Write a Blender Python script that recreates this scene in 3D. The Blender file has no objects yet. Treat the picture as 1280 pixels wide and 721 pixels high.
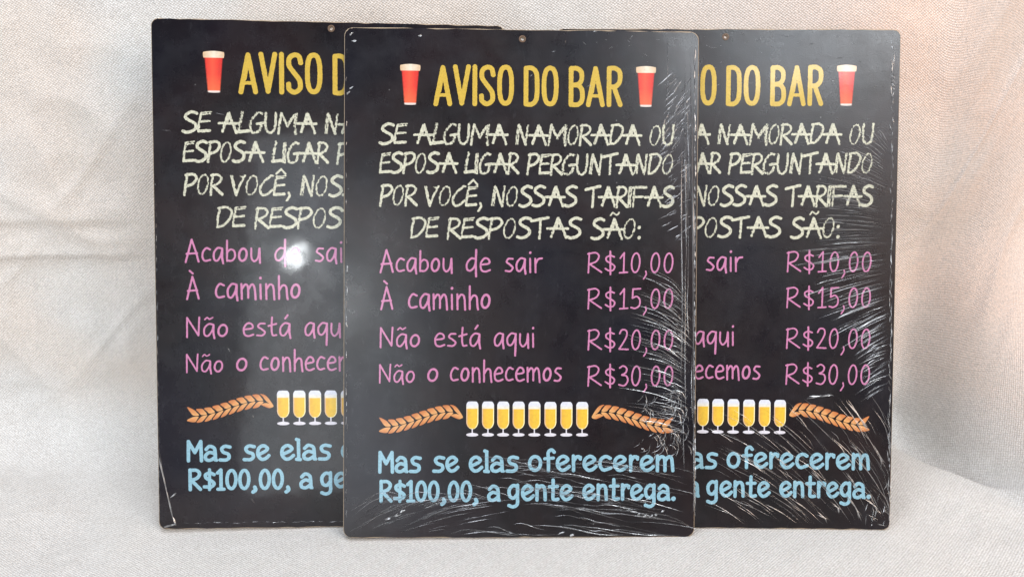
import bpy, bmesh, math, random
import numpy as np
S = bpy.context.scene
COLL = S.collection
rad = math.radians
V3 = lambda *a: np.array(a, float)
# ------------------------------------------------------------------ camera
F_PX = 1050.0                       # focal length in pixels of the 1280 px wide photograph
PITCH = rad(17.5)
CAM = V3(-0.0047333, -0.4356079, 0.2934003)
CAM_FWD = V3(0, math.cos(PITCH), -math.sin(PITCH)); CAM_UP = V3(0, math.sin(PITCH), math.cos(PITCH))
cd = bpy.data.cameras.new('camera'); cam = bpy.data.objects.new('camera', cd); COLL.objects.link(cam)
cd.sensor_width = 36; cd.lens = 36*F_PX/1280; cd.clip_start = .01; cd.clip_end = 50
cam.location = CAM; cam.rotation_euler = (rad(90)-PITCH, 0, 0); S.camera = cam
S.view_settings.view_transform = 'Standard'; S.view_settings.look = 'None'
S.view_settings.exposure = 0; S.view_settings.gamma = 1; S.view_settings.use_curve_mapping = False
S.render.engine = 'CYCLES'; S.cycles.max_bounces = 8; S.cycles.transparent_max_bounces = 24
# ------------------------------------------------------------------ light: a room by day, seen by soft reflections
w = bpy.data.worlds.new('World'); S.world = w; w.use_nodes = True
bg = w.node_tree.nodes['Background']; bg.inputs[0].default_value = (.86, .90, 1, 1); bg.inputs[1].default_value = .13
def area(name, loc, target, sx, sy, power, col):
    l = bpy.data.lights.new(name, 'AREA'); l.shape = 'RECTANGLE'; l.size = sx; l.size_y = sy; l.energy = power; l.color = col
    o = bpy.data.objects.new(name, l); COLL.objects.link(o); o.location = loc
    from mathutils import Vector
    o.rotation_euler = (Vector(target)-Vector(loc)).to_track_quat('-Z', 'Y').to_euler(); return o

# board poses, fitted to the photograph: foot x, y, lean back, yaw, roll, width, height, foot z (m, degrees)
POSE = {
 'front': (-.00012, -.00033, 16.5066, 1.5469, -.7595, .21069, .30265, -.00018),
 'left':  (-.11484, .01124, 14.2639, 3.4608, -1.2758, .20761, .30431, -.00059),
 'right': (.12251, .01012, 15.6169, -.9725, -.1531, .20623, .30173, -.00043)}
def frame(p):
    l, y, r = rad(p[2]), rad(p[3]), rad(p[4])
    def R(q):
        q = (q[0], q[2]*math.sin(l), q[2]*math.cos(l))
        return V3(q[0]*math.cos(y)-q[1]*math.sin(y), q[0]*math.sin(y)+q[1]*math.cos(y), q[2])
    u = R((math.cos(r), 0, math.sin(r))); v = R((-math.sin(r), 0, math.cos(r)))
    return V3(p[0], p[1], p[7]), u, v, np.cross(u, v)
FR = {k: frame(p) for k, p in POSE.items()}
FRONT_O, FRONT_U, FRONT_V, FRONT_N = FR['front']
def ray(px, py): return V3((px-640)/F_PX, 0, 0)+CAM_FWD+(360.5-py)/F_PX*CAM_UP
def on_board(k, px, py):
    o, u, v, n = FR[k]; d = ray(px, py); t = ((o-CAM)@n)/(d@n); q = CAM+t*d-o
    return np.array([q@u, q@v])*1000
def mirror_dir(k, px, py):
    o, u, v, n = FR[k]; d = ray(px, py); d = d/np.linalg.norm(d); t = ((o-CAM)@n)/(d@n)
    return CAM+t*d, d-2*(d@n)*n
# small room lamp whose mirror image shows in the gloss of the left board
P, D = mirror_dir('left', 368, 321)
lp = P+D*1.45
l = bpy.data.lights.new('room_lamp', 'POINT'); l.energy = 3.2; l.shadow_soft_size = .022; l.color = (.92, .97, 1)
lo = bpy.data.objects.new('room_lamp', l); COLL.objects.link(lo); lo.location = lp
# added soft panel that veils the left board's gloss round the lamp image, wide window high up behind, warm light from the upper right
P, D = mirror_dir('left', 385, 400); area('veil_light', P+D*1.7, P, .30, .95, 4.6, (.88, .95, 1))
P, D = mirror_dir('right', 1100, 5); area('high_window', P+D*1.5, P, .62, .28, 12.5, (.88, .945, 1))
area('overhead_fill', (-.15, -.30, 1.35), (0, .0, .1), .9, .7, 11.8, (.86, .91, 1))  # added overhead fill that brightens the cloth, kept out of the boards' mirror direction
area('warm_light', (1.35, -.95, .72), (.42, .10, .22), .9, .7, 12, (1, .77, .60))
area('cool_light', (-1.3, -.9, .35), (-.25, .05, .05), .8, .6, 9, (.88, .93, 1))
# ---------------------------------------------------------------- print artwork
# All lettering is drawn as pen strokes, turned into a distance field and meshed.
_tab = np.random.RandomState(7).rand(512, 512)
def vn(x, y, s=0):
    """smooth value noise in 0..1"""
    x = np.asarray(x, float) + 17.3*s; y = np.asarray(y, float) + 41.7*s
    xi = np.floor(x).astype(int); yi = np.floor(y).astype(int)
    fx = x-xi; fy = y-yi; fx = fx*fx*(3-2*fx); fy = fy*fy*(3-2*fy)
    a = _tab[xi % 512, yi % 512]; b = _tab[(xi+1) % 512, yi % 512]
    c = _tab[xi % 512, (yi+1) % 512]; d = _tab[(xi+1) % 512, (yi+1) % 512]
    return (a*(1-fx)+b*fx)*(1-fy)+(c*(1-fx)+d*fx)*fy
def fbm(x, y, s=0, n=3):
    t = 0; a = .5; k = 0
    for i in range(n):
        t = t+a*vn(x, y, s+i*3.1); k += a; a *= .5; x = x*2.03; y = y*2.03
    return t/k
def spline(pts, n=7):
    p = np.array(pts, float)
    if len(p) < 3: return p
    closed = np.allclose(p[0], p[-1])
    if closed: q = np.vstack([p[-2], p, p[1]])
    else: q = np.vstack([2*p[0]-p[1], p, 2*p[-1]-p[-2]])
    out = []
    for i in range(1, len(q)-2):
        t = np.linspace(0, 1, n, endpoint=False)[:, None]
        a, b, c, d = q[i-1:i+3]
        out.append(.5*(2*b+(c-a)*t+(2*a-5*b+4*c-d)*t*t+(3*b-a-3*c+d)*t**3))
    out.append(q[-2:-1]); return np.vstack(out)
def el(cx, cy, rx, ry, sl=0, a0=90, a1=450, n=14, sq=1.0):
    o = []
    for i in range(n+1):
        t = math.radians(a0+(a1-a0)*i/n); c = math.cos(t); s = math.sin(t)
        c = math.copysign(abs(c)**sq, c); s = math.copysign(abs(s)**sq, s)
        o.append((cx+rx*c+sl*s*ry, cy+ry*s))
    return o
# glyph: (advance, [(curve?, points, width factor, roughness)])
def L_(*p, w=1, r=0): return (0, list(p), w, r)
def C_(*p, w=1, r=0): return (1, list(p), w, r)
CHALK = {
 'S': (.56, [C_((.54,.92),(.36,.98),(.16,.87),(.13,.70),(.3,.56),(.48,.42),(.5,.22),(.33,.06),(.14,.02),(.02,.07), w=1.15)]),
 'E': (.5, [L_((.14,.93),(.06,.5),(.02,.06), w=.9, r=.5), L_((.1,.93),(.52,.98), w=.55, r=.5), L_((.13,.84),(.47,.89), w=.55, r=.5), L_((.08,.5),(.44,.54), w=.9, r=.2), L_((.03,.06),(.44,.09), w=1.1, r=.1)]),
 'A': (.8, [L_((.43,.95),(.15,.08), w=1.05, r=.3), L_((.45,.95),(.6,.5),(.76,.02), w=1, r=.3), L_((.0,.47),(.83,.46), w=.95), L_((.43,.88),(.34,.5), w=1.3), L_((.47,.8),(.56,.55), w=.9)]),
 'L': (.5, [L_((.22,.98),(.12,.5),(.06,.08), w=1.1, r=.8), L_((.05,.06),(.5,.11), w=1.2, r=.1)]),
 'G': (.64, [C_((.56,.92),(.38,.96),(.14,.7),(.03,.35),(.1,.06),(.3,.03),(.48,.18),(.52,.44), w=1.0, r=.75), L_((.34,.44),(.64,.48), w=1, r=.1)]),
 'U': (.56, [C_((.08,.95),(.04,.5),(.1,.12),(.25,.01),(.42,.15),(.5,.5),(.52,.96), w=.95, r=.4)]),
 'M': (.9, [L_((.06,.0),(.12,.5),(.2,.97), w=.95, r=.5), L_((.2,.95),(.36,.55),(.47,.33), w=1, r=.6), L_((.45,.34),(.86,.9), w=.95, r=.7), L_((.5,.5),(.78,.88), w=.8, r=.8), L_((.86,.92),(.8,.4),(.82,.0), w=1.2, r=.85)]),
 'N': (.66, [L_((.05,.06),(.16,.93), w=.7, r=.7), L_((.13,.05),(.22,.95), w=.7, r=.8), L_((.2,.95),(.34,.5),(.5,.02), w=1, r=.2), L_((.5,.02),(.6,.95), w=.85, r=.5)]),
 'O': (.56, [C_(*el(.27,.49,.21,.46,.16), w=.72, r=.8)]),
 'R': (.54, [L_((.13,.97),(.06,.5),(.02,.0), w=.95, r=.5), C_((.06,.92),(.33,.96),(.49,.8),(.4,.58),(.12,.42), w=.9, r=.2), L_((.14,.42),(.52,.02), w=1.1)]),
 'D': (.62, [L_((.16,.95),(.07,.5),(.03,.05), w=.9, r=.35), C_((.1,.93),(.42,.97),(.6,.76),(.5,.4),(.26,.1),(.03,.04), w=.95, r=.25)]),
 'P': (.54, [L_((.14,.97),(.07,.5),(.0,.0), w=.95, r=.4), C_((.08,.93),(.4,.97),(.54,.78),(.38,.52),(.1,.4), w=1, r=.1)]),
 'I': (.2, [L_((.1,.96),(.05,.5),(.03,.02), w=.7, r=.6), L_((.2,.96),(.14,.5),(.12,.02), w=.7, r=.7)]),
 'T': (.62, [L_((.0,.84),(.68,1.0), w=1.1, r=.05), L_((.36,.9),(.35,.4),(.32,.0), w=.95, r=.4)]),
 'V': (.56, [L_((.04,.95),(.12,.5),(.22,.04), w=1.1, r=.2), L_((.22,.04),(.36,.5),(.58,.97), w=.8, r=.5), L_((.4,.93),(.56,.92), w=.6, r=.6)]),
 'C': (.54, [C_((.56,.97),(.44,.92),(.14,.6),(.03,.3),(.1,.04),(.3,.05),(.54,.28), w=.95, r=.45)]),
 'F': (.6, [L_((.12,.92),(.07,.4),(.05,.0), w=.8, r=.6), L_((.08,.93),(.68,.93), w=1, r=.2), L_((.08,.46),(.5,.48), w=.9, r=.1)]),
 ',': (.2, [C_((.1,.14),(.13,.0),(.08,-.14),(.02,-.24), w=.85)]),
 ':': (.2, [L_((.1,.06),(.11,.08), w=1.25), L_((.1,.55),(.11,.57), w=1.25)]),
}
CHALK['Ê'] = (.5, CHALK['E'][1]+[L_((.13,1.08),(.32,1.3), w=.75), L_((.32,1.3),(.5,1.07), w=.75)])
CHALK['Ã'] = (.8, CHALK['A'][1]+[C_((.27,1.14),(.36,1.27),(.46,1.2),(.56,1.16),(.63,1.27), w=.6)])
TITLE = {
 'A': (.43, [L_((.03,.04),(.21,.94)), L_((.21,.94),(.39,.04)), L_((.1,.26),(.33,.26), w=.7), L_((.13,.36),(.17,.6), w=.7)]),
 'V': (.4, [L_((.03,.96),(.2,.06)), L_((.2,.06),(.37,.96)), L_((.2,.12),(.2,.35), w=.9)]),
 'I': (.11, [L_((.05,.96),(.05,.04))]),
 'S': (.38, [C_((.34,.76),(.3,.91),(.18,.95),(.06,.86),(.06,.68),(.19,.5),(.31,.33),(.32,.14),(.19,.04),(.06,.11),(.04,.24))]),
 'O': (.4, [C_(*el(.2,.5,.155,.45,0,sq=.8))]),
 'D': (.38, [L_((.05,.95),(.05,.05)), C_((.05,.95),(.2,.95),(.31,.82),(.33,.5),(.31,.18),(.2,.05),(.05,.05))]),
 'B': (.38, [L_((.05,.95),(.05,.05)), C_((.05,.95),(.2,.95),(.31,.85),(.31,.65),(.22,.55),(.06,.54)), C_((.06,.54),(.24,.52),(.33,.4),(.33,.16),(.22,.05),(.05,.05))]),
 'R': (.38, [L_((.05,.95),(.05,.04)), C_((.05,.95),(.2,.95),(.32,.85),(.32,.62),(.22,.5),(.06,.48)), L_((.18,.47),(.34,.04))]),
}
H = {  # thin pink hand; x height ~.64
 'A': (.58, [L_((.02,.0),(.28,1.0)), L_((.28,1.0),(.44,.5),(.56,.02)), L_((.06,.37),(.5,.4))]),
 'N': (.56, [L_((.05,.0),(.06,.93)), L_((.06,.93),(.48,.08)), L_((.48,.08),(.52,.95))]),
 'a': (.44, [C_((.38,.6),(.2,.62),(.04,.4),(.05,.12),(.18,.06),(.33,.3),(.39,.56)), L_((.39,.58),(.38,.2),(.42,-.06), w=1.1)]),
 'b': (.42, [L_((.06,.95),(.05,.05)), C_((.05,.42),(.2,.56),(.36,.48),(.38,.22),(.24,.06),(.05,.08))]),
 'c': (.38, [C_((.36,.56),(.2,.62),(.06,.44),(.04,.2),(.14,.06),(.36,.1))]),
 'd': (.44, [C_((.37,.6),(.2,.62),(.04,.4),(.05,.14),(.18,.08),(.33,.26),(.39,.5)), L_((.4,1.),(.38,.4),(.4,-.18), w=1.1)]),
 'e': (.42, [C_((.05,.34),(.36,.4),(.34,.58),(.18,.62),(.04,.4),(.06,.12),(.2,.03),(.4,.1))]),
 'h': (.42, [L_((.05,.95),(.05,.0)), C_((.05,.34),(.2,.56),(.34,.5),(.37,.2),(.4,-.02))]),
 'i': (.14, [L_((.06,.6),(.07,.0)), L_((.06,.86),(.07,.88), w=1.2)]),
 'm': (.66, [L_((.05,.62),(.06,.0)), C_((.06,.4),(.2,.6),(.31,.5),(.32,.05)), C_((.33,.4),(.46,.6),(.57,.5),(.62,-.02))]),
 'n': (.42, [L_((.05,.62),(.06,.0)), C_((.06,.4),(.2,.6),(.34,.5),(.38,-.02))]),
 'o': (.42, [C_(*el(.2,.32,.16,.27,.1), w=1.15)]),
 'q': (.46, [C_((.38,.6),(.2,.62),(.04,.4),(.06,.14),(.2,.08),(.34,.3),(.4,.56)), L_((.4,.6),(.4,.1),(.38,-.4), w=1.1)]),
 'r': (.36, [L_((.05,.6),(.07,.0)), C_((.07,.38),(.18,.58),(.34,.62))]),
 's': (.36, [C_((.32,.6),(.14,.6),(.06,.46),(.2,.34),(.32,.2),(.22,.05),(.02,.06))]),
 't': (.32, [C_((.14,.9),(.12,.4),(.16,.08),(.3,.08)), L_((.0,.5),(.3,.6))]),
 'u': (.44, [C_((.04,.6),(.04,.2),(.16,.03),(.32,.2),(.38,.6)), L_((.38,.6),(.4,-.04), w=1.1)]),
 'R': (.66, [L_((.08,.96),(.04,.0)), C_((.02,.92),(.36,.98),(.52,.82),(.4,.56),(.08,.42)), L_((.1,.42),(.64,.03))]),
 '$': (.56, [C_((.46,.78),(.28,.84),(.1,.74),(.12,.58),(.32,.46),(.48,.32),(.42,.14),(.24,.1),(.06,.2)), L_((.28,1.05),(.29,-.08), w=1.1)]),
 '1': (.44, [L_((.08,.72),(.26,.98)), L_((.26,.98),(.24,.03)), L_((.06,.0),(.42,.03))]),
 '0': (.5, [C_(*el(.24,.49,.185,.47,.06))]),
 '5': (.5, [L_((.12,.96),(.46,.98)), L_((.12,.96),(.1,.52)), C_((.1,.52),(.3,.6),(.44,.42),(.4,.14),(.22,.02),(.04,.06))]),
 '2': (.48, [C_((.06,.8),(.16,.97),(.34,.96),(.4,.76),(.28,.44),(.04,.04)), L_((.04,.04),(.46,.02))]),
 '3': (.48, [C_((.06,.88),(.22,.98),(.38,.86),(.34,.66),(.16,.54)), C_((.16,.54),(.38,.48),(.43,.24),(.28,.02),(.03,.06))]),
 ',': (.2, [C_((.1,.08),(.12,-.08),(.0,-.3), w=.9)]),
}
H['À'] = (.58, H['A'][1]+[L_((.16,1.26),(.3,1.14))])
H['ã'] = (.44, H['a'][1]+[C_((.06,.84),(.15,.94),(.24,.86),(.36,.94), w=.8)])
H['á'] = (.44, H['a'][1]+[L_((.22,.84),(.32,1.0))])
B = {  # bold blue hand, x height .76
 'M': (.68, [L_((.08,.04),(.09,.93)), L_((.09,.93),(.34,.42)), L_((.34,.42),(.58,.93)), L_((.58,.93),(.6,.04))]),
 'a': (.58, [C_((.1,.56),(.24,.7),(.42,.62),(.46,.4),(.47,.07)), C_((.45,.36),(.24,.42),(.08,.28),(.1,.1),(.26,.06),(.44,.18)), L_((.46,.2),(.52,.05), w=.8)]),
 's': (.5, [C_((.46,.66),(.26,.7),(.13,.58),(.2,.42),(.38,.34),(.42,.18),(.3,.07),(.06,.07))]),
 'e': (.56, [C_((.14,.3),(.4,.46),(.46,.58),(.3,.7),(.12,.56),(.09,.28),(.22,.08),(.38,.1),(.52,.24))]),
 'l': (.24, [L_((.06,.98),(.14,.95)), L_((.13,.95),(.14,.07)), L_((.06,.06),(.2,.05))]),
 'o': (.56, [C_(*el(.28,.38,.2,.31,.02))]),
 'f': (.42, [C_((.4,.9),(.3,1.0),(.18,.88),(.19,.5),(.19,.06)), L_((.05,.6),(.37,.63), w=.9)]),
 'r': (.4, [L_((.1,.72),(.11,.06)), C_((.12,.5),(.22,.68),(.36,.66)), L_((.3,.7),(.36,.58), w=.9)]),
 'c': (.52, [C_((.46,.62),(.3,.7),(.13,.58),(.09,.3),(.22,.09),(.48,.18))]),
 'm': (.74, [L_((.1,.72),(.1,.05)), C_((.1,.5),(.22,.68),(.36,.6),(.38,.06)), C_((.38,.5),(.5,.68),(.62,.6),(.67,.06))]),
 'n': (.54, [L_((.1,.72),(.1,.05)), C_((.1,.5),(.24,.68),(.4,.6),(.44,.06))]),
 't': (.44, [L_((.2,.96),(.2,.3)), C_((.2,.4),(.2,.12),(.3,.07),(.4,.09)), L_((.05,.66),(.38,.67), w=.95)]),
 'g': (.54, [C_((.42,.66),(.24,.7),(.09,.5),(.12,.22),(.28,.14),(.42,.32)), C_((.43,.72),(.43,.2),(.42,-.14),(.26,-.26),(.08,-.2))]),
 'R': (.58, [L_((.08,.95),(.08,.04)), C_((.08,.93),(.34,.93),(.47,.78),(.38,.58),(.12,.46)), L_((.14,.46),(.5,.05))]),
 '$': (.54, [C_((.46,.72),(.3,.8),(.12,.72),(.14,.56),(.34,.44),(.46,.3),(.34,.16),(.06,.16)), L_((.28,.95),(.27,.03), w=.9)]),
 '1': (.36, [L_((.06,.8),(.2,.94)), L_((.2,.94),(.2,.06)), L_((.07,.05),(.32,.05))]),
 '0': (.52, [C_(*el(.26,.49,.185,.42,.02))]),
 ',': (.3, [C_((.15,.12),(.18,.0),(.08,-.1), w=1.1)]),
 '.': (.22, [L_((.1,.08),(.11,.09), w=1.3)]),
}
FONT = {'chalk': CHALK, 'title': TITLE, 'hand': H, 'bold': B}

# pixel of the photograph -> millimetres on the face of the front board (measured homography)
def mm(px, py):
    d = np.array([(px-640)/F_PX, 0., 0.]) + CAM_FWD + (360.5-py)/F_PX*CAM_UP
    t = ((FRONT_O-CAM)@FRONT_N)/(d@FRONT_N); q = CAM+t*d-FRONT_O
    return np.array([q@FRONT_U, q@FRONT_V])*1000
# words: text, x0, x1 of the ink, baseline y, cap height (photo px), font, pen width / cap height
def word_lines():
    T = []
    def line(name, font, pen, sp, *ws): T.append((name, font, pen, sp, ws))
    line('title_lettering', 'title', .118, .075, ('AVISO',541.5,642,132.3,50.5), ('DO',654.6,698,133,50), ('BAR',711,778,133.3,50))
    line('chalk_lettering', 'chalk', .125, .02, ('SE',473,511,180.3,26), ('ALGUMA',516.6,636,180.8,26), ('NAMORADA',643,803,181.5,26), ('OU',811.5,843,182,26))
    line('chalk_lettering', 'chalk', .125, .02, ('ESPOSA',473.5,573,216.8,26), ('LIGAR',580,649.5,217.4,26), ('PERGUNTANDO',657.5,841.5,218.3,26))
    line('chalk_lettering', 'chalk', .125, .02, ('POR',473.5,522,257,26), ('VOCÊ,',530.5,602.7,257.8,25.5), ('NOSSAS',613,722,258.3,26), ('TARIFAS',730.5,843,258.8,26))
    line('chalk_lettering', 'chalk', .125, .02, ('DE',512,550.5,297.3,26), ('RESPOSTAS',558.5,727.5,298,26), ('SÃO:',737.7,800.5,298.8,26))
    line('item_lettering', 'hand', .085, .1, ('Acabou',474.5,566,340.3,28), ('de',582.5,613.6,340.3,28), ('sair',631,678.6,340.3,28))
    line('item_lettering', 'hand', .085, .1, ('À',475.3,491.6,386.4,28), ('caminho',510,613,386.2,30))
    line('item_lettering', 'hand', .085, .1, ('Não',474.5,525,434,26), ('está',543,601.5,433.5,27), ('aqui',617.5,667.6,433.5,27))
    line('item_lettering', 'hand', .085, .1, ('Não',473.7,518.5,478.3,24), ('o',534,547.5,477,27), ('conhecemos',562.7,702,476.8,28))
    line('price_lettering', 'hand', .08, .1, ('R$10,00',733.7,841.5,341,25.5))
    line('price_lettering', 'hand', .08, .1, ('R$15,00',733.7,841.5,385.8,25.5))
    line('price_lettering', 'hand', .08, .1, ('R$20,00',733.7,841.5,437,25.5))
    line('price_lettering', 'hand', .08, .1, ('R$30,00',733.7,841.5,482,25.5))
    line('footer_lettering', 'bold', .155, .015, ('Mas',472.5,527.4,590.5,27.5), ('se',540,574.5,590.2,27.5), ('elas',586,648.7,590,27.5), ('oferecerem',660,843,589.2,27.5))
    line('footer_lettering', 'bold', .155, .015, ('R$100,00,',474.4,598,627,27.5), ('a',609,626.5,626.4,27.5), ('gente',634,717,625.8,27.5), ('entrega.',728,844,625.3,27.5))
    return T

CELL = .24
def seg_field(X, Y, P, w, rough, sd):
    """pen half width minus distance to the polyline, roughened like chalk"""
    best = np.full(X.shape, 1e9)
    for a, b in zip(P[:-1], P[1:]):
        d = b-a; L = d@d+1e-9
        t = np.clip(((X-a[0])*d[0]+(Y-a[1])*d[1])/L, 0, 1)
        best = np.minimum(best, np.hypot(X-a[0]-t*d[0], Y-a[1]-t*d[1]))
    return w-best, best
def draw_line(name, font, pen, sp, words):
    gl = FONT[font]; rs = np.random.RandomState(int(words[0][3]*10)%9999+int(words[0][1]))
    strokes = []
    for text, x0, x1, yb, cap in words:
        p0 = mm(x0, yb); p1 = mm(x1, yb); c = mm(x0, yb-cap); ch = c[1]-p0[1]
        pw = pen*ch
        adv = 0; items = []; lo = 1e9; hi = -1e9
        for ci, chh in enumerate(text):
            a, ss = gl[chh]
            if font == 'bold' and chh == ',' : a = .3
            items.append((adv, ss)); adv += a+sp
            for s in ss:
                xs = [q[0]+items[-1][0] for q in s[1]]; lo = min(lo, min(xs)); hi = max(hi, max(xs))
        W = p1[0]-p0[0]-pw; k = W/(hi-lo) if hi > lo else ch
        for off, ss in items:
            jx, jy = rs.uniform(-.012, .012, 2)*ch*(0.5 if font != 'chalk' else 1)
            for cu, pts, wf, rg in ss:
                q = np.array(pts, float)
                if cu: q = spline(q)
                q = np.stack([p0[0]+pw/2+(q[:, 0]+off-lo)*k+jx, p0[1]+q[:, 1]*ch+jy+(p1[1]-p0[1])*((q[:, 0]+off-lo)*k/max(W, 1))], -1)
                strokes.append((q, pw/2*wf, rg))
    allp = np.vstack([s[0] for s in strokes])
    mx = 1.5; x0, y0 = allp.min(0)-mx; x1, y1 = allp.max(0)+mx
    nx = int((x1-x0)/CELL)+1; ny = int((y1-y0)/CELL)+1
    X, Y = np.meshgrid(x0+np.arange(nx)*CELL, y0+np.arange(ny)*CELL, indexing='ij')
    Fd = np.full(X.shape, -9.)
    n1 = fbm(X*1.7, Y*1.7, 1, 2)-.5; n2 = fbm(X*3.1, Y*1.2+X*.8, 5, 2)
    for q, w, rg in strokes:
        i0, j0 = np.maximum(((q.min(0)-[x0, y0]-1.4)/CELL).astype(int), 0)
        i1, j1 = ((q.max(0)-[x0, y0]+1.4)/CELL).astype(int)+2
        sl = (slice(i0, i1), slice(j0, j1))
        f, dist = seg_field(X[sl], Y[sl], q, w, rg, 0)
        if font == 'chalk':
            f = f+n1[sl]*.5
            if rg > .15:   # broken chalk: gaps and ragged flanks
                hole = (n2[sl]-(.30+.17*rg))*1.8
                core = w*.85-dist+n1[sl]*.3
                f = np.minimum(f, np.maximum(hole, core-.40*w*(1+.7*rg)))
        elif font == 'title': f = f+n1[sl]*.34
        elif font == 'hand': f = f+n1[sl]*.22
        else: f = f+n1[sl]*.16
        Fd[sl] = np.maximum(Fd[sl], f)
    return x0, y0, Fd

def mesh_field(x0, y0, Fd, cell=CELL):
    """marching triangles: inside (positive) part of a sampled field -> verts, tris"""
    nx, ny = Fd.shape
    Fd = np.where(np.abs(Fd) < 1e-4, 1e-4, Fd)
    idx = np.arange(nx*ny).reshape(nx, ny)
    A, Bq, Cq, D = idx[:-1, :-1].ravel(), idx[1:, :-1].ravel(), idx[1:, 1:].ravel(), idx[:-1, 1:].ravel()
    f = Fd.ravel()
    keep = (f[A] > 0) | (f[Bq] > 0) | (f[Cq] > 0) | (f[D] > 0)
    A, Bq, Cq, D = A[keep], Bq[keep], Cq[keep], D[keep]
    T = np.vstack([np.stack([A, Bq, Cq], 1), np.stack([A, Cq, D], 1)])
    ins = f[T] > 0; n = ins.sum(1)
    tris = [T[n == 3]]; key = {}
    N = nx*ny
    def edge(a, b):
        lo = np.minimum(a, b); hi = np.maximum(a, b); return N+lo*N+hi
    for cnt in (1, 2):
        t = T[n == cnt]; s = ins[n == cnt]
        odd = s if cnt == 1 else ~s
        r = odd.argmax(1); ar = np.arange(len(t))
        a = t[ar, r]; b = t[ar, (r+1) % 3]; c = t[ar, (r+2) % 3]
        if cnt == 1: tris.append(np.stack([a, edge(a, b), edge(a, c)], 1))
        else:
            tris.append(np.stack([edge(a, b), b, c], 1)); tris.append(np.stack([edge(a, b), c, edge(a, c)], 1))
    T = np.vstack([np.asarray(q, dtype=np.int64) for q in tris])
    u, inv = np.unique(T.ravel(), return_inverse=True)
    V = np.zeros((len(u), 2)); c = u < N
    V[c, 0] = x0+(u[c]//ny)*cell; V[c, 1] = y0+(u[c] % ny)*cell
    e = u[~c]-N; lo = e//N; hi = e % N; t = f[lo]/(f[lo]-f[hi])
    V[~c, 0] = x0+((lo//ny)*(1-t)+(hi//ny)*t)*cell; V[~c, 1] = y0+((lo % ny)*(1-t)+(hi % ny)*t)*cell
    return V, inv.reshape(-1, 3)

def grid_for(pa, pb, m=.6, cell=CELL):
    x0, y0 = min(pa[0], pb[0])-m, min(pa[1], pb[1])-m; x1, y1 = max(pa[0], pb[0])+m, max(pa[1], pb[1])+m
    X, Y = np.meshgrid(np.arange(x0, x1, cell), np.arange(y0, y1, cell), indexing='ij'); return x0, y0, X, Y
def lerp3(a, b, t): t = np.clip(t, 0, 1)[..., None]; return np.array(a)*(1-t)+np.array(b)*t
def pint_art(xl, yt, xr, yb):
    """tall red pint: cream head, red body, pale foot"""
    a = mm(xl, yb); b = mm(xr, yt); cx = (a[0]+b[0])/2; w = (b[0]-a[0])/2; h = b[1]-a[1]
    x0, y0, X, Y = grid_for(a, b); u = (X-cx)/w; v = (Y-a[1])/h
    half = np.where(v > .83, 1.0-.06*((v-.915)/.085)**2, .58+.27*v/.83)
    f = np.minimum(half-np.abs(u), np.minimum((v-.0+.03*(1-u*u)-.03), 1-.03*u*u-v)*h/w)*w
    V, T = mesh_field(x0, y0, f)
    u = (V[:, 0]-cx)/w; v = (V[:, 1]-a[1])/h
    col = lerp3((.80, .085, .045), (.62, .03, .025), np.abs(u+.1)/.7)
    col = lerp3((.84, .20, .07), (0, 0, 0), 0*u)*(np.clip(1-v*2.2, 0, 1)*.55)[:, None]+col*(1-np.clip(1-v*2.2, 0, 1)*.55)[:, None]
    head = lerp3((.74, .65, .52), (.62, .43, .26), np.abs(u-.05))
    col = np.where((v > .835)[:, None], head, col); col = np.where((v < .05)[:, None], (.7, .6, .54), col)
    col = np.where((np.abs(u) > .53+.27*v/.83-.02)[:, None] & (v < .83)[:, None], col*.55, col)
    return V, T, col
def flute_art(cx, top, bot, w):
    a = mm(cx-w/2, bot); b = mm(cx+w/2, top); c = (a[0]+b[0])/2; w = (b[0]-a[0])/2; h = b[1]-a[1]
    x0, y0, X, Y = grid_for(a, b, .5, .2); u = (X-c)/w; v = (Y-a[1])/h
    bowl = np.where(v > .42, 1.0, np.sqrt(np.clip(1-((.42-v)/.21)**2, 0, 1)))
    bowl = np.where(v > .88, np.sqrt(np.clip(1-((v-.88)/.13)**2*.75, 0, 1)), bowl)
    bowl = np.where((v < .212) | (v > 1), -1, bowl)
    stem = np.where((v < .25) & (v > .04), .10+.5*np.clip((.1-v)/.1, 0, 1)**2, -1)
    foot = np.where((v > .0) & (v < .10), np.sqrt(np.clip(1-((v-.05)/.052)**2, 0, 1)), -1)
    f = np.maximum(np.maximum(bowl-np.abs(u), stem-np.abs(u)), foot-np.abs(u))*w
    V, T = mesh_field(x0, y0, f, .2)
    u = (V[:, 0]-c)/w; v = (V[:, 1]-a[1])/h
    beer = lerp3((.74, .47, .045), (.68, .36, .05), (-u)*.9)
    foam = lerp3((.74, .70, .56), (.64, .66, .74), (v-.79)/.12)
    glass = np.array((.64, .62, .67))
    rim = np.where(v > .42, 1.0, np.sqrt(np.clip(1-((.42-v)/.21)**2, 0, 1)))-np.abs(u)
    col = np.where((v > .785)[:, None], foam, beer)
    edge = (rim < .16) & (v < .785) | (v < .23)
    col = np.where(edge[:, None], np.where((u < 0)[:, None] & (v > .25)[:, None], (.66, .45, .28), (.88, .78, .45)), col)
    col = np.where((v < .215)[:, None], glass, col)
    return V, T, col
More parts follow.
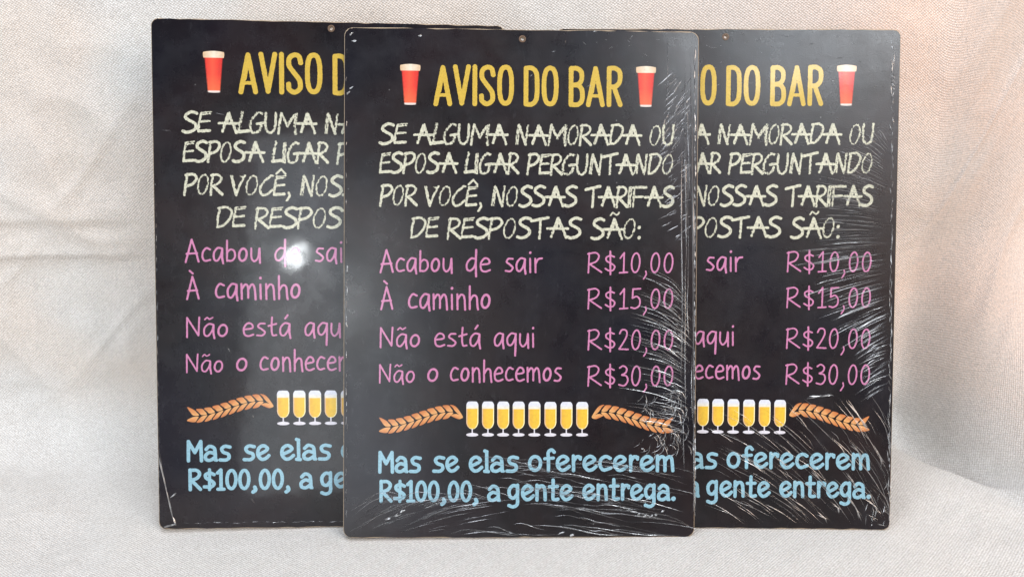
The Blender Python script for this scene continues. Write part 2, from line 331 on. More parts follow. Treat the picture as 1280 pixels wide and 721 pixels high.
def wheat_art(xa, xb, flip):
    """two rows of slanting grains along a wavy stalk; xa is the ragged tail, xb the tip (photo px)"""
    VV, TT, CC, n = [], [], [], 0
    L = xb-xa; rs = np.random.RandomState(3)
    def mid(t): return 533.2-1.5*t-17.5*(.5-.5*math.cos(math.pi*min(max((t-.08)/.78, 0), 1)))+3.2*max(0, t-.88)/.12*1.8
    for k in range(10):
        for side in (1, -1):
            t0 = .02+k*.093
            def P(dt, off):
                t = t0+dt; x = xa+L*t
                return mm(x, mid(t)-side*off)
            last = k == 9; first = k == 0
            # a grain leans back from the stalk: tip outwards and towards the tail
            if side > 0:
                if first: pts = [P(.115, .9), P(.055, .9), P(.02, 5), P(-.015, 11.5), P(.06, 7.8), P(.09, 4.5)]
                elif last: pts = [P(.14, -1.2), P(.06, 1.6), P(.02, 5.5), P(-.01, 8.6), P(.05, 8.2), P(.1, 4.5)]
                else: pts = [P(.112, .8), P(.055, .9), P(.028, 4), P(-.005, 8.4), P(.06, 8.2), P(.088, 5)]
            else:
                if first: pts = [P(.11, 1.2), P(.05, 1.3), P(-.02, 5.2), P(.03, 7.3), P(.075, 7.2), P(.092, 4.5)]
                elif last: pts = [P(.135, 1.5), P(.07, .7), P(.0, 4.3), P(.05, 6.2), P(.09, 5.8), P(.12, 3.8)]
                else: pts = [P(.118, .9), P(.065, 1.), P(.03, 3.6), P(-.002, 8.0), P(.052, 7.8), P(.085, 5)]
            p = np.array(pts); c = p.mean(0); p = c+(p-c)*1.05
            q = spline(np.vstack([p, p[:1]]), 3)[:-1]
            V = np.vstack([c, q]); m = len(q)
            TT.append(np.array([(0, 1+i, 1+(i+1) % m) for i in range(m)])+n); n += m+1
            j = rs.rand()*.5
            cc = lerp3((.46, .13, .04), (.68, .36, .14), .5+.5*np.sin(np.linspace(0, 2*math.pi, m)+1.2)+j*.5)
            CC.append(np.vstack([(.62, .26, .09), cc])); VV.append(V)
    return np.vstack(VV), np.vstack(TT), np.vstack(CC)
COL = {'title': (.56, .38, .055), 'chalk': (.60, .585, .45), 'hand': (.54, .20, .36), 'bold': (.26, .46, .55)}
def make_art():
    out = []
    for name, font, pen, sp, ws in word_lines():
        x0, y0, Fd = draw_line(name, font, pen, sp, ws); V, T = mesh_field(x0, y0, Fd)
        out.append((name, font, V, T, None))
    for box in ((500, 80.4, 525.6, 131.2), (794.7, 83.2, 820, 133.8)): out.append(('pint_glass_print', 'art')+pint_art(*box))
    for i, cx in enumerate((590.4, 610, 629, 648.3, 668, 688, 708, 727.7)): out.append(('beer_glass_print', 'art')+flute_art(cx, 501.2+.1*i, 545.2, 15.2))
    out.append(('wheat_print', 'art')+wheat_art(474, 578.7, 0))
    out.append(('wheat_print', 'art')+wheat_art(841.5, 739.5, 1))
    return out
# ------------------------------------------------------------------ helpers
def link(name, me, parent=None, mat=None):
    o = bpy.data.objects.new(name, me); COLL.objects.link(o)
    if parent: o.parent = parent
    if mat and me is not None and not me.materials: me.materials.append(mat)
    return o
def pydata(name, V, T, smooth=False):
    me = bpy.data.meshes.new(name); me.from_pydata([tuple(map(float, v)) for v in V], [], [tuple(map(int, t)) for t in T]); me.update()
    if smooth: me.polygons.foreach_set('use_smooth', [True]*len(me.polygons))
    return me
class NT:
    """small node helper"""
    def __init__(s, name):
        s.m = bpy.data.materials.new(name); s.m.use_nodes = True; s.t = s.m.node_tree; s.n = s.t.nodes; s.n.clear()
    def a(s, typ, **k):
        n = s.n.new(typ)
        for q, v in k.items():
            if q.startswith('i_'):
                key = q[2:].replace('_', ' '); key = int(key) if key.isdigit() else key
                if isinstance(v, bpy.types.NodeSocket): s.t.links.new(v, n.inputs[key])
                else: n.inputs[key].default_value = v
            else: setattr(n, q, v)
        return n
    def l(s, a, b): s.t.links.new(a, b)
    def ramp(s, fac, *st):
        n = s.n.new('ShaderNodeValToRGB'); s.l(fac, n.inputs[0]); e = n.color_ramp.elements
        while len(e) > 1: e.remove(e[0])
        e[0].position = st[0][0]; e[0].color = tuple(st[0][1])+(1,) if hasattr(st[0][1], '__len__') else (st[0][1],)*3+(1,)
        for p, c in st[1:]: x = e.new(p); x.color = tuple(c)+(1,) if hasattr(c, '__len__') else (c,)*3+(1,)
        return n.outputs[0]
    def noise(s, vec, sc, det=3, rough=.5, dist=0):
        n = s.a('ShaderNodeTexNoise'); s.l(vec, n.inputs['Vector']); n.inputs['Scale'].default_value = sc; n.inputs['Detail'].default_value = det
        n.inputs['Roughness'].default_value = rough; n.inputs['Distortion'].default_value = dist; return n.outputs[0]
    def mix(s, f, a, b, mode='MIX'):
        n = s.a('ShaderNodeMix', data_type='RGBA', blend_type=mode)
        for v, i in ((f, 0), (a, 6), (b, 7)):
            if isinstance(v, bpy.types.NodeSocket): s.l(v, n.inputs[i])
            else: n.inputs[i].default_value = v if i == 0 else tuple(v)+(1,)
        return n.outputs[2]
    def math(s, op, a, b=0):
        n = s.a('ShaderNodeMath', operation=op)
        for i, v in enumerate((a, b)):
            if isinstance(v, bpy.types.NodeSocket): s.l(v, n.inputs[i])
            else: n.inputs[i].default_value = v
        return n.outputs[0]
    def out(s, sh): o = s.a('ShaderNodeOutputMaterial'); s.l(sh, o.inputs[0]); return s.m
def ink_gloss(t, p, vec, rough, coat=.1, fine=.0002):
    """the laminated, film covered face: satin print under a thin clear gloss that is not quite flat"""
    b1 = t.noise(vec, 38, 2); b2 = t.noise(vec, 1500, 2)
    bm = t.a('ShaderNodeBump', i_Strength=.10, i_Distance=.0012); t.l(b1, bm.inputs['Height'])
    bn = t.a('ShaderNodeBump', i_Strength=.6, i_Distance=fine); t.l(b2, bn.inputs['Height']); t.l(bm.outputs[0], bn.inputs['Normal'])
    t.l(bn.outputs[0], p.inputs['Normal']); t.l(bm.outputs[0], p.inputs['Coat Normal'])
    sc = t.noise(vec, 55, 5, .65)
    t.l(t.ramp(sc, (.3, rough-.07), (.7, rough+.1)), p.inputs['Roughness'])
    p.inputs['Specular IOR Level'].default_value = .26
    p.inputs['Coat Weight'].default_value = .3; p.inputs['Coat Roughness'].default_value = coat
def mat_face(name, rough, coat, fine):
    t = NT(name); tc = t.a('ShaderNodeTexCoord').outputs['Object']
    n1 = t.noise(tc, 14, 4, .6, .6); n2 = t.noise(tc, 60, 4, .6); n3 = t.noise(tc, 9, 2)
    c = t.mix(t.ramp(n1, (.35, 0), (.68, 1)), (.0052, .0042, .0055), (.016, .0085, .009))
    c = t.mix(t.ramp(n3, (.45, 0), (.7, .8)), c, (.0045, .005, .012))
    c = t.mix(t.ramp(n2, (.5, 0), (.8, .25)), c, (.035, .035, .042))
    mp = t.a('ShaderNodeMapping'); t.l(tc, mp.inputs[0]); mp.inputs['Scale'].default_value = (1, .28, 1); mp.inputs['Rotation'].default_value = (0, 0, .5)
    st = t.noise(mp.outputs[0], 330, 5, .7)
    c = t.mix(t.ramp(st, (.60, 0), (.8, .22)), c, (.10, .10, .11))
    v = t.a('ShaderNodeTexVoronoi'); t.l(tc, v.inputs['Vector']); v.inputs['Scale'].default_value = 130
    wn = t.a('ShaderNodeTexWhiteNoise'); t.l(v.outputs['Position'], wn.inputs['Vector'])
    sp = t.math('MULTIPLY', t.ramp(v.outputs['Distance'], (.03, 1), (.06, 0)), t.ramp(wn.outputs['Value'], (.80, 0), (.86, 1)))
    c = t.mix(t.math('MULTIPLY', sp, .4), c, (.4, .4, .4))
    p = t.a('ShaderNodeBsdfPrincipled'); t.l(c, p.inputs['Base Color']); ink_gloss(t, p, tc, rough, coat, fine)
    return t.out(p.outputs[0])
def mat_ink(name, col, rough=.32, worn=.25):
    t = NT(name); tc = t.a('ShaderNodeTexCoord').outputs['Object']
    if col is None:
        c = t.a('ShaderNodeVertexColor', layer_name='print').outputs[0]; c = t.mix(t.ramp(t.noise(tc, 500, 2), (.35, 0), (.75, .18)), c, (.2, .1, .05))
    else:
        c = t.mix(t.ramp(t.noise(tc, 900, 3, .7), (.42, 0), (.68, worn)), col, [q*.35 for q in col])
        c = t.mix(t.ramp(t.noise(tc, 120, 2), (.4, 0), (.8, .25)), c, [q*.7 for q in col])
    p = t.a('ShaderNodeBsdfPrincipled'); t.l(c, p.inputs['Base Color']); ink_gloss(t, p, tc, rough)
    return t.out(p.outputs[0])
def mat_mdf():
    t = NT('raw_fibreboard'); tc = t.a('ShaderNodeTexCoord').outputs['Object']
    c = t.mix(t.noise(tc, 600, 4, .7), (.24, .16, .10), (.52, .42, .30))
    p = t.a('ShaderNodeBsdfPrincipled', i_Roughness=.85); t.l(c, p.inputs['Base Color'])
    b = t.a('ShaderNodeBump', i_Strength=.5, i_Distance=.0002); t.l(t.noise(tc, 1500, 3), b.inputs['Height']); t.l(b.outputs[0], p.inputs['Normal'])
    return t.out(p.outputs[0])
def mat_film():
    t = NT('clear_shrink_film')
    tc = t.a('ShaderNodeTexCoord').outputs['Object']
    g = t.a('ShaderNodeBsdfGlossy', i_Roughness=.3, i_Color=(1, 1, 1, 1)); tr = t.a('ShaderNodeBsdfTransparent', i_Color=(.97, .97, .98, 1))
    b = t.a('ShaderNodeBump', i_Strength=.6, i_Distance=.0003); t.l(t.noise(tc, 500, 2), b.inputs['Height']); t.l(b.outputs[0], g.inputs['Normal'])
    at = t.a('ShaderNodeAttribute', attribute_name='slack').outputs['Fac']
    f = t.a('ShaderNodeFresnel', i_IOR=1.5).outputs[0]
    fac = t.math('MULTIPLY', at, t.math('ADD', t.math('MULTIPLY', f, 2.5), .24))
    m = t.a('ShaderNodeMixShader'); t.l(fac, m.inputs[0]); t.l(tr.outputs[0], m.inputs[1]); t.l(g.outputs[0], m.inputs[2])
    return t.out(m.outputs[0])
MDF = mat_mdf(); RIM = mat_mdf(); RIM.name = 'drilled_fibreboard'
for n_ in RIM.node_tree.nodes:
    if n_.type == 'MIX': n_.inputs[6].default_value = (.07, .04, .025, 1); n_.inputs[7].default_value = (.22, .14, .09, 1)
FILM = mat_film()
INK = {'title': mat_ink('yellow_ink', COL['title'], worn=.3), 'chalk': mat_ink('chalk_white_ink', COL['chalk'], worn=.75),
       'hand': mat_ink('pink_ink', COL['hand'], worn=.35), 'bold': mat_ink('light_blue_ink', COL['bold'], worn=.35), 'art': mat_ink('picture_ink', None)}
FACE = {'front': mat_face('chalkboard_print_front', .30, .18, .00012), 'left': mat_face('chalkboard_print_left', .26, .07, .00006), 'right': mat_face('chalkboard_print_right', .30, .22, .0002)}

# ------------------------------------------------------------------ the boards (local mm -> m)
def outline(w, h, r, n=8, jit=0, seed=0):
    o = []
    for cx, cy, a0 in ((w/2-r, h-r, 0), (-w/2+r, h-r, 90), (-w/2+r, r, 180), (w/2-r, r, 270)):
        for i in range(n+1):
            a = rad(a0+90*i/n); o.append((cx+r*math.cos(a), cy+r*math.sin(a)))
    # edge points between the corners, so the edge can be a little uneven
    out = []
    for i, p in enumerate(o):
        q = o[(i+1) % len(o)]; d = math.dist(p, q); k = max(1, int(d/6)); 
        for j in range(k):
            t = j/k; out.append((p[0]*(1-t)+q[0]*t, p[1]*(1-t)+q[1]*t))
    return out
def circle(cx, cy, r, n=20): return [(cx+r*math.cos(2*math.pi*i/n), cy+r*math.sin(2*math.pi*i/n)) for i in range(n)]
def plate(name, rings, hole, seed=0, wear=0):
    """rings: list of (loop, z) from the back to the front, joined by side walls; hole: (loop) through all"""
    bm = bmesh.new(); rows = []; hr = []
    rnd = random.Random(seed)
    n = len(rings[0][0]); j = [rnd.uniform(-1, 1)*wear for _ in range(n)]
    for lp_, z in rings: rows.append([bm.verts.new(((x)/1000, (y)/1000+ (j[i]/1000 if z > -.9 else 0), z/1000)) for i, (x, y) in enumerate(lp_)])
    for z in (rings[0][1], rings[-1][1]): hr.append([bm.verts.new((x/1000, y/1000, z/1000)) for x, y in hole])
    for a, b in zip(rows[:-1], rows[1:]):
        for i in range(n): bm.faces.new((a[i], a[(i+1) % n], b[(i+1) % n], b[i]))
    m = len(hole)
    if len(rings) > 1:
        for i in range(m): bm.faces.new((hr[0][(i+1) % m], hr[0][i], hr[1][i], hr[1][(i+1) % m]))
    for row, h, up in ((rows[0], hr[0], -1), (rows[-1], hr[-1], 1)):
        if len(rings) == 1 and up < 0: continue
        ed = []
        for lp_ in (row, h):
            for i in range(len(lp_)):
                e = bm.edges.get((lp_[i], lp_[(i+1) % len(lp_)])) or bm.edges.new((lp_[i], lp_[(i+1) % len(lp_)])); ed.append(e)
        g = bmesh.ops.triangle_fill(bm, edges=ed, use_beauty=True, use_dissolve=False)
        for f in [x for x in g['geom'] if isinstance(x, bmesh.types.BMFace)]:
            f.normal_update()
            if f.normal.z*up < 0: f.normal_flip()
    if len(rings) == 1:
        for v in [v for v in bm.verts if not v.link_faces]: bm.verts.remove(v)
    me = bpy.data.meshes.new(name); bm.to_mesh(me); bm.free(); return me
def ring_tube(cx, cy, r0, r1, z0, z1, n=24):
    V, T = [], []
    prof = ((r1, z0), (r1-.15*(r1-r0), z1), (r0+.3*(r1-r0), z1*.7+z0*.3), (r0, z0-1.2))
    for i in range(n):
        a = 2*math.pi*i/n
        for r, z in prof: V.append(((cx+r*math.cos(a))/1000, (cy+r*math.sin(a))/1000, z/1000))
    k = len(prof)
    for i in range(n):
        for j in range(k-1):
            a, b = i*k+j, ((i+1) % n)*k+j; T += [(a, b, b+1), (a, b+1, a+1)]
    return pydata('hole_rim', V, T, True)

# creases of the shrink film: thin raised pleats, each a little tent of clear film
class Creases:
    def __init__(s, k, seed): s.k = k; s.V = []; s.T = []; s.A = []; s.r = random.Random(seed)
    def add(s, pts, w=.5, h=.25, slack=1., wob=.4, px=True):
        p = np.array([on_board(s.k, *q) for q in pts] if px else pts, float)
        q = spline(p, 5) if len(p) > 2 else np.linspace(p[0], p[1], 7)
        n = len(q)
        if n < 3: return
        d = np.gradient(q, axis=0); d /= np.linalg.norm(d, axis=1)[:, None]+1e-9; nn = np.stack([-d[:, 1], d[:, 0]], 1)
        ph = s.r.random()*99; kk = s.r.uniform(.25, 1.25); L = len(s.V); pose = POSE[s.k]; W2, HH = pose[5]*500+.5, pose[6]*1000-.3
        for i in range(n):
            t = i/(n-1); tap = min(1, 4*t, 4*(1-t))*.85+.12
            ww = w*tap*(.7+.6*vn(ph, i*.5)); hh = kk*ww*(.6+.8*vn(ph+5, i*.7)); c = q[i]+nn[i]*wob*(vn(ph+9, i*.35)-.5)
            sk = s.r.uniform(-.3, .3)
            for o_, z in ((-1, 0), (sk, 1), (1, 0)):
                x, y = c+nn[i]*ww*o_
                s.V.append((min(max(x, -W2), W2)/1000, min(max(y, .3), HH)/1000, (.17+hh*z)/1000)); s.A.append(slack*tap*(.55+.9*vn(ph+3, i*.8)))
        for i in range(n-1):
            for j in (0, 1):
                a = L+i*3+j; s.T += [(a, a+3, a+4), (a, a+4, a+1)]
    def build(s, name, parent):
        me = pydata(name, s.V, s.T); at = me.attributes.new('slack', 'FLOAT', 'POINT'); at.data.foreach_set('value', [min(a, 1.3) for a in s.A])
        return link(name, me, parent, FILM)
def U(r, a, b): return r.uniform(a, b)
def front_creases(c):
    r = c.r
    for i in range(16):      # long upright pleats beside the right edge
        x = U(r, 848, 867); y = U(r, 60, 520); ln = U(r, 60, 220)
        c.add([(x, y), (x+U(r, -1.5, 1.5), y+ln*.5), (x+U(r, -1, 2), min(y+ln, 640))], .35, .25, .5)
    c.add([(834, 48), (834.5, 90), (834, 155)], .25, .2, .5); c.add([(863, 60), (866, 300), (867, 600)], .5, .35, .9)
    for i in range(120):      # short slanting pleats at the upper right
        y = U(r, 88, 300); x = U(r, 836, 866); ln = U(r, 6, 30)*(1 if y < 200 else .7); a = rad(U(r, 42, 66) if y < 180 else U(r, 15, 50))
        c.add([(x, y), (x-ln*.5*math.cos(a)-U(r, 0, 1.5), y+ln*.5*math.sin(a)), (x-ln*math.cos(a), y+ln*math.sin(a))], U(r, .12, .3), .22, U(r, .3, .9))
    for i in range(125):      # fan of pleats running left from the right edge
        t = (i+r.random())/125; y1 = 372+t*175; ln = U(r, 22, 95)*(1-.3*abs(t-.5)); a = rad(46-34*t+U(r, -3, 3)); x1 = U(r, 850, 868)
        c.add([(x1, y1), (x1-ln*.5*math.cos(a), y1-ln*.5*math.sin(a)-2), (x1-ln*math.cos(a*.7), y1-ln*math.sin(a*.8)-1)], U(r, .09, .24), .25, U(r, .2, 1.1))
    for i in range(85):      # knot of creases at the wheat ear
        x = U(r, 800, 862); y = U(r, 485, 560); a = rad(U(r, 10, 130)); ln = U(r, 6, 26)
        c.add([(x, y), (x+ln*.5*math.cos(a)+U(r, -2, 2), y+ln*.5*math.sin(a)), (x+ln*math.cos(a+.3), y+ln*math.sin(a+.3))], U(r, .15, .35), .25, U(r, .3, 1))
    for i in range(80):      # long shallow waves over the blue lines and the foot
        y = 566+100*r.random()**.8; x = U(r, 560, 800); ln = U(r, 40, 150); s = (y-566)/100; sl = U(r, .02, .22)
        y2 = lambda q: min(y+q, 668)
        c.add([(x, y2(0)), (x+ln*.35, y2(-3+ln*.35*sl)), (x+ln*.7, y2(ln*.7*sl)), (min(x+ln, 866), y2(ln*sl*1.2))], U(r, .14, .3), .16, U(r, .2, .6))
    for i in range(60):      # fan rising from the lower left corner
        x = U(r, 434, 600); y = U(r, 628, 668); ln = U(r, 20, 90); a = rad(32*(1-(x-430)/220)+U(r, -5, 5))
        c.add([(x, y), (x+ln*.5*math.cos(a), y-ln*.5*math.sin(a)), (x+ln*math.cos(a*.7), max(y-ln*math.sin(a)*.9, 624))], U(r, .14, .28), .16, U(r, .2, .6))
    for x, y, ln in ((481, 649, 9), (492, 645, 10), (500, 640, 8), (797, 643, 6), (804, 645, 5), (811, 646, 6), (818, 644, 6), (826, 640, 5), (806, 626, 12), (697, 668, 14), (712, 670, 6), (437, 44, 7), (440, 52, 6), (436, 112, 8), (433, 118, 8), (742, 40, 10), (523, 46, 6)):
        for q in range(3): c.add([(x+U(r, -1, 1), y+U(r, -1, 1)), (x+ln*U(r, .4, 1.1), y-ln*.35+U(r, -1.5, 1.5))], U(r, .15, .4), .4, 1.3)
    for i in range(26):      # scuffs under the top edge
        x = U(r, 640, 860); y = U(r, 48, 120); a = U(r, 0, 6.3); ln = U(r, 2, 9)
        c.add([(x, y), (x+ln*math.cos(a), y+ln*math.sin(a))], .2, .15, U(r, .2, .6))
    for y in range(60, 640, 9):   # the pinched film along both edges
        c.add([(868.5+U(r, -1, 1), y), (869+U(r, -1, .5), y+U(r, 8, 16))], .4, .4, U(r, .3, 1.2))
        if r.random() < .4: c.add([(433.5+U(r, -1, 1), y), (433+U(r, -1, 1), y+U(r, 5, 14))], .25, .25, U(r, .3, .9))
def right_creases(c):
    r = c.r
    for i in range(150):      # the fan over the prices: near parallel pleats running in from the edge
        t = (i+r.random())/150; y1 = 178+t*310; a = rad(58-150*t**.62*.72+U(r, -3, 3)) if t < .8 else rad(-28+U(r, -6, 5))
        x1 = U(r, 1096, 1113); ln = (38+75*math.sin(math.pi*min(t*1.15, 1)))*U(r, .45, 1)
        for q in range(1 if r.random() < .5 else 2):
            c.add([(x1, y1), (x1-ln*.5*math.cos(a), y1-ln*.5*math.sin(a)-2), (x1-ln*math.cos(a), y1-ln*math.sin(a)*.92)], U(r, .09, .24), .28, U(r, .2, 1.1))
            x1 -= ln*U(r, .3, .7)*math.cos(a); y1 += U(r, -3, 3)-ln*.4*math.sin(a); ln *= .5
    for i in range(140):     # long slanting folds over the foot
        t = r.random(); x = 880+t*215; y = U(r, 480, 610)+(1-t)*35; a = rad(26+34*t+U(r, -6, 6)); ln = U(r, 18, 95)
        ye = min(y+ln*math.sin(a), 655); k = (ye-y)/max(ln*math.sin(a), .1)
        c.add([(x, y), (x+ln*.5*k*math.cos(a)+2, y+(ye-y)*.47), (min(x+ln*k*math.cos(a), 1112), ye)], U(r, .08, .22), .28, U(r, .2, 1.2)**1.3)
    for x, y, x2, y2 in ((1010, 498, 1040, 492), (1058, 500, 1085, 540), (1062, 552, 1078, 575), (1090, 556, 1105, 582), (1056, 590, 1072, 612), (1012, 585, 1035, 615), (1060, 620, 1076, 650), (1040, 628, 1050, 640), (1020, 640, 1035, 652), (1082, 622, 1098, 640)):
        for q in range(4): c.add([(x+U(r, -3, 3), y+U(r, -3, 3)), ((x+x2)/2+2, (y+y2)/2), (x2+U(r, -3, 3), y2+U(r, -3, 3))], U(r, .12, .34), .4, 1.2)
    for y in range(50, 650, 8): # the pinched film down the right edge
        c.add([(1117-(y/650)*6+U(r, -3, 2), y), (1117-(y/650)*6+U(r, -2, 2), y+U(r, 8, 22))], .3, .3, U(r, .2, .9))
    for i in range(30):
        x = U(r, 1082, 1112); y = U(r, 600, 655); a = U(r, .2, 2.2); ln = U(r, 5, 18)
        c.add([(x, y), (min(x+ln*math.cos(a), 1112), min(y+ln*math.sin(a), 657))], U(r, .12, .32), .4, U(r, .4, 1.2))
    for y in (98, 103, 109, 113): c.add([(1114, y-4), (1119, y)], .5, .4, 1.3)
    for i in range(60):      # scuffed top
        x = U(r, 876, 1110); y = U(r, 42, 110); a = U(r, -.5, .5); ln = U(r, 2, 10)
        c.add([(x, y), (x+ln*math.cos(a), y+ln*math.sin(a))], .18, .12, U(r, .15, .5))
def left_creases(c):
    r = c.r
    c.add([(196, 556), (203, 590), (213, 632), (218, 655)], .35, .35, 1.1); c.add([(199, 560), (205, 600), (216, 640)], .2, .2, .6)
    c.add([(212, 622), (221, 615)], .4, .3, 1.1); c.add([(203, 659), (213, 656), (220, 655)], .6, .4, 1.2); c.add([(216, 645), (220, 657)], .5, .4, 1.2)
    for i in range(14):
        x = U(r, 200, 420); y = U(r, 60, 640); a = U(r, 0, 6.3); ln = U(r, 3, 14)
        c.add([(x, y), (x+ln*math.cos(a), y+ln*math.sin(a))], .15, .12, U(r, .1, .3))
    for y in range(250, 640, 14): c.add([(191+y*.013+U(r, 0, 1.5), y), (191.5+y*.013, y+U(r, 6, 14))], .2, .2, U(r, .1, .6))
    for x in range(230, 425, 12): c.add([(x, 653.5+U(r, -1, 1)-(x-200)*.01), (x+U(r, 6, 14), 653.5+U(r, -1, 1)-(x-200)*.01)], .2, .2, U(r, .1, .6))

ART = make_art()
def art_meshes():
    out = []
    for name, font, Vv, Tt, col in ART:
        me = pydata(name, np.column_stack([Vv/1000, np.full(len(Vv), .00011)]), Tt)
        a = np.array([1 if ((Vv[t[1]]-Vv[t[0]])[0]*(Vv[t[2]]-Vv[t[0]])[1]-(Vv[t[1]]-Vv[t[0]])[1]*(Vv[t[2]]-Vv[t[0]])[0]) > 0 else -1 for t in Tt[:1]])
        if a[0] < 0: me.flip_normals()
        if col is not None:
            at = me.color_attributes.new('print', 'FLOAT_COLOR', 'POINT'); at.data.foreach_set('color', np.column_stack([col, np.ones(len(col))]).ravel().astype(np.float32))
        me.materials.append(INK[font]); out.append((name, me))
    return out
ART_ME = art_meshes()
from mathutils import Matrix, Vector
def board(k, label, hole_px, art_fit, creases, seed):
    x, y, _, _, _, w, h, z = POSE[k]; o, u, v, n = FR[k]
    root = bpy.data.objects.new('bar_notice_board', None); COLL.objects.link(root); root.empty_display_size = .03
    M = Matrix(((u[0], v[0], n[0], o[0]), (u[1], v[1], n[1], o[1]), (u[2], v[2], n[2], o[2]), (0, 0, 0, 1))); root.matrix_world = M
    root['label'] = label; root['category'] = 'sign board'; root['group'] = 'bar notice boards leaning on the cloth'
    rc = 5.2 if k == 'front' else 4.2; w *= 1000; h *= 1000; hc = on_board(k, *hole_px)
    # fibreboard body, softly rounded front arris
    rings = [(outline(w, h, rc), -2.3), (outline(w, h, rc), -.55), (shrink(outline(w, h, rc), .22, w, h), -.16), (shrink(outline(w, h, rc), .6, w, h), 0)]
    link('backing_board', plate('backing_board', rings, circle(hc[0], hc[1], 1.0), seed, .18), root, MDF)
    face = link('printed_face', plate('printed_face', [(shrink(outline(w, h, rc), .42, w, h), .05)], circle(hc[0], hc[1], 1.1), seed+5, .28), root, FACE[k])
    link('hole_rim', ring_tube(hc[0], hc[1], 0.95, 2.1, .06, .3), root, RIM)
    ax, bx, ay, by = art_fit
    for name, me in ART_ME:
        q = link(name, me, face)
        q.location = (bx/1000, by/1000, 0); q.scale = (ax, ay, 1)
    c = Creases(k, seed); creases(c); c.build('shrink_wrap', root)['kind'] = 'stuff'
    return root
def shrink(lp_, d, w, h):
    return [(x*(1-2*d/w), h/2+(y-h/2)*(1-2*d/h)) for x, y in lp_]
board('front', 'black chalkboard-look bar notice in wrinkled clear film, in front of and overlapping the other two', (653, 49), (1, 0, 1, 0), front_creases, 11)
board('left', 'black chalkboard-look bar notice behind at the left, smooth and glossy with a round lamp glare', (414, 36), (1.0315, .58, 1.0087, 2.0), left_creases, 22)
board('right', 'black chalkboard-look bar notice behind at the right, film fanned with creases across its prices', (907, 46.4), (.9855, -1.38, 1.0073, -3.15), right_creases, 33)

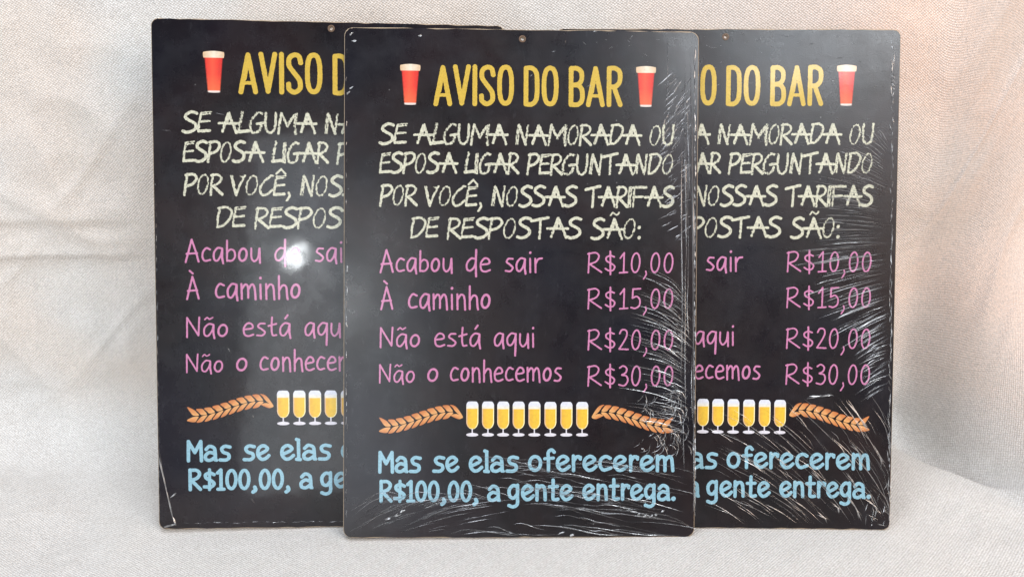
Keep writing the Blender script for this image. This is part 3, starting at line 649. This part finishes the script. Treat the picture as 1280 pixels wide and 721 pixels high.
# ------------------------------------------------------------------ the draped cloth
def sstep(a, b, x): t = np.clip((x-a)/(b-a), 0, 1); return t*t*(3-2*t)
def cloth():
    xs = np.unique(np.concatenate([np.linspace(-1.3, -.5, 60), np.linspace(-.5, .55, 421), np.linspace(.55, 1.3, 60)]))
    ts = np.unique(np.concatenate([np.linspace(-.62, -.15, 40), np.linspace(-.15, .42, 260), np.linspace(.42, 1.1, 60)]))
    X, T = np.meshgrid(xs, ts, indexing='ij')
    R_ = .045-.015*sstep(.24, .28, X); arc = R_*math.pi/2
    yw = .118+.0*X
    g = .14*sstep(.268, .345, X); yw = yw-g
    s0 = yw-R_                                       # where the sweep starts, measured along the floor
    a = np.clip((T-s0)/arc, 0, 1)*math.pi/2
    Y = np.where(T < s0, T, s0+R_*np.sin(a)); Z = np.where(T < s0, 0, R_*(1-np.cos(a)))+np.clip(T-s0-arc, 0, None)
    wall = np.clip((T-s0)/arc, 0, 1)
    Y = Y+g*sstep(.0, .17, Z)
    Y0, Z0 = Y.copy(), Z.copy()
    # soft folds
    big = fbm(X*5, T*5, 2, 3)-.5; med = fbm(X*16+T*4, T*9, 4, 3)-.5; fine = fbm(X*60, T*60, 8, 3)-.5
    free = sstep(.0, .06, np.abs(X)-.235)            # flat where the boards stand
    def crease(x, y, s, p): return np.clip(1-np.abs(fbm(x, y, s, 2)-.5)*p, 0, 1)**2
    wr = crease(X*7+T*5, T*3.2-X*2, 21, 9)*.0022*sstep(.45, .6, vn(X*4, T*4, 33))+crease(X*10-T*9, T*6+X*3, 27, 11)*.0018*sstep(.4, .6, vn(X*5, T*5, 35))
    wr = wr+crease(X*21+T*13, T*17-X*9, 41, 7)*.0012*sstep(.3, .5, vn(X*9, T*9, 43))+(fbm(X*30+T*9, T*24, 51, 3)-.5)*.004
    d = wr*(.15+.85*free)+(big*.030+med*.010)*(.25+.75*free)+fine*.0016
    d = d-.004*(1-free)*0
    # upright drape folds on the right, tucks on the left
    d = d+free*wall*(X > 0)*.003*np.sin(X*95+T*9+3*fbm(X*6, T*6, 7, 2))
    zt = .135+.012*fbm(X*9, 0*X, 3, 2); tk = sstep(-.24, -.30, X)*wall
    d = d+tk*.005*(sstep(zt+s0+arc-.004-R_, zt+s0+arc-R_, T)*np.exp(-np.clip(T-(zt+s0+arc-R_), 0, None)/.03))
    zt2 = .172+.01*X; d = d+tk*.003*(sstep(zt2+s0+arc-.006-R_, zt2+s0+arc-R_, T)*np.exp(-np.clip(T-(zt2+s0+arc-R_), 0, None)/.02))
    # the fold that runs forward on the right
    lx = .256+.034*sstep(.115, -.03, T)+.003*np.sin(T*60); dist = (X-lx)*.86+(T-.10)*.3
    ridge = np.exp(-(np.where(dist > 0, dist/.008, dist/.045))**2)*sstep(.16, .09, T)*sstep(-.35, -.1, T)
    d = np.where(wall > .5, np.clip(d, -1, .012), d)
    Y = Y-d*wall; Z = Z+d*(1-wall)*.6+.013*ridge-.0012
    near = (1-sstep(.0, .02, np.abs(X)-.23))*(1-sstep(.03, .06, T))*sstep(-.1, -.03, T)  # pressed flat under the boards
    Z = Z*(1-near)+(-.0012)*near
    nx, nt = X.shape; idx = np.arange(nx*nt).reshape(nx, nt)
    V = np.stack([X, Y, Z], -1).reshape(-1, 3)
    Q = np.stack([idx[:-1, :-1], idx[1:, :-1], idx[1:, 1:], idx[:-1, 1:]], -1).reshape(-1, 4)
    me = bpy.data.meshes.new('backdrop_cloth'); me.vertices.add(len(V)); me.vertices.foreach_set('co', V.ravel())
    me.loops.add(Q.size); me.loops.foreach_set('vertex_index', Q.ravel().astype(np.int32)); me.polygons.add(len(Q)); me.polygons.foreach_set('loop_start', np.arange(0, Q.size, 4, dtype=np.int32))
    me.update(calc_edges=True); me.validate(); me.polygons.foreach_set('use_smooth', [True]*len(Q))
    P3 = np.stack([X, Y0, Z0], -1)                    # unwrapped by length so the weave keeps its size over the folds
    du = np.linalg.norm(np.diff(P3, axis=0), axis=-1); Uc = np.vstack([np.zeros((1, nt)), np.cumsum(du, 0)]); c0 = np.abs(xs).argmin(); Uc = Uc-Uc[c0:c0+1]
    dv = np.linalg.norm(np.diff(P3, axis=1), axis=-1); Vc = np.hstack([np.zeros((nx, 1)), np.cumsum(dv, 1)])+ts[0]
    uv = me.uv_layers.new(name='weave'); UVv = np.stack([Uc, Vc], -1).reshape(-1, 2)[Q.ravel()]; uv.data.foreach_set('uv', UVv.ravel().astype(np.float32))
    return me
def mat_cloth():
    t = NT('unbleached_cloth'); uv = t.a('ShaderNodeUVMap', uv_map='weave').outputs[0]; ob = t.a('ShaderNodeTexCoord').outputs['Object']
    mp = t.a('ShaderNodeMapping'); t.l(uv, mp.inputs[0]); mp.inputs['Rotation'].default_value = (0, 0, rad(38)); mp.inputs['Scale'].default_value = (1, 1.25, 1)
    v = t.a('ShaderNodeTexVoronoi'); t.l(mp.outputs[0], v.inputs['Vector']); v.inputs['Scale'].default_value = 645; v.inputs['Randomness'].default_value = .22
    wv = t.ramp(v.outputs['Distance'], (.1, 1), (.6, 0))
    fuzz = t.noise(ob, 700, 4, .75); blot = t.noise(ob, 70, 5, .7, .4); big = t.noise(ob, 7, 3, .5)
    c = t.mix(t.ramp(blot, (.3, 0), (.7, 1)), (.70, .675, .63), (.82, .80, .76))
    sx = t.a('ShaderNodeSeparateXYZ'); t.l(ob, sx.inputs[0])
    c = t.mix(t.math('MULTIPLY', t.ramp(big, (.40, 0), (.60, .9)), t.ramp(sx.outputs[2], (.01, 0), (.06, 1))), c, (.78, .655, .545))
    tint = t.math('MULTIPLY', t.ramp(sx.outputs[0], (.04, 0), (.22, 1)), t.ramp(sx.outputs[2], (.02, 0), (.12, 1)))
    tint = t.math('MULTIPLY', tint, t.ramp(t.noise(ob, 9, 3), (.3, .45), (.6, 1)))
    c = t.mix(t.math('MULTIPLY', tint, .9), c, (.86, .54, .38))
    c = t.mix(t.ramp(wv, (.1, .4), (.6, 0)), c, (.42, .36, .31))
    c = t.mix(t.math('MULTIPLY', wv, .6), c, (.93, .92, .91)); c = t.mix(t.ramp(fuzz, (.35, .5), (.6, 0)), c, (.42, .39, .36))
    p = t.a('ShaderNodeBsdfPrincipled', i_Roughness=.9); p.inputs['Specular IOR Level'].default_value = .2; p.inputs['Sheen Weight'].default_value = .15
    t.l(c, p.inputs['Base Color'])
    b1 = t.a('ShaderNodeBump', i_Strength=.7, i_Distance=.0006); t.l(wv, b1.inputs['Height'])
    b2 = t.a('ShaderNodeBump', i_Strength=.3, i_Distance=.0006); t.l(fuzz, b2.inputs['Height']); t.l(b1.outputs[0], b2.inputs['Normal'])
    b3 = t.a('ShaderNodeBump', i_Strength=.3, i_Distance=.0025); t.l(t.noise(ob, 38, 3, .5), b3.inputs['Height']); t.l(b2.outputs[0], b3.inputs['Normal'])
    t.l(b3.outputs[0], p.inputs['Normal'])
    return t.out(p.outputs[0])
cl = link('backdrop_cloth', cloth(), None, mat_cloth())
cl['label'] = 'pale woven cloth draped down behind and spread under the three notice boards'; cl['category'] = 'cloth'
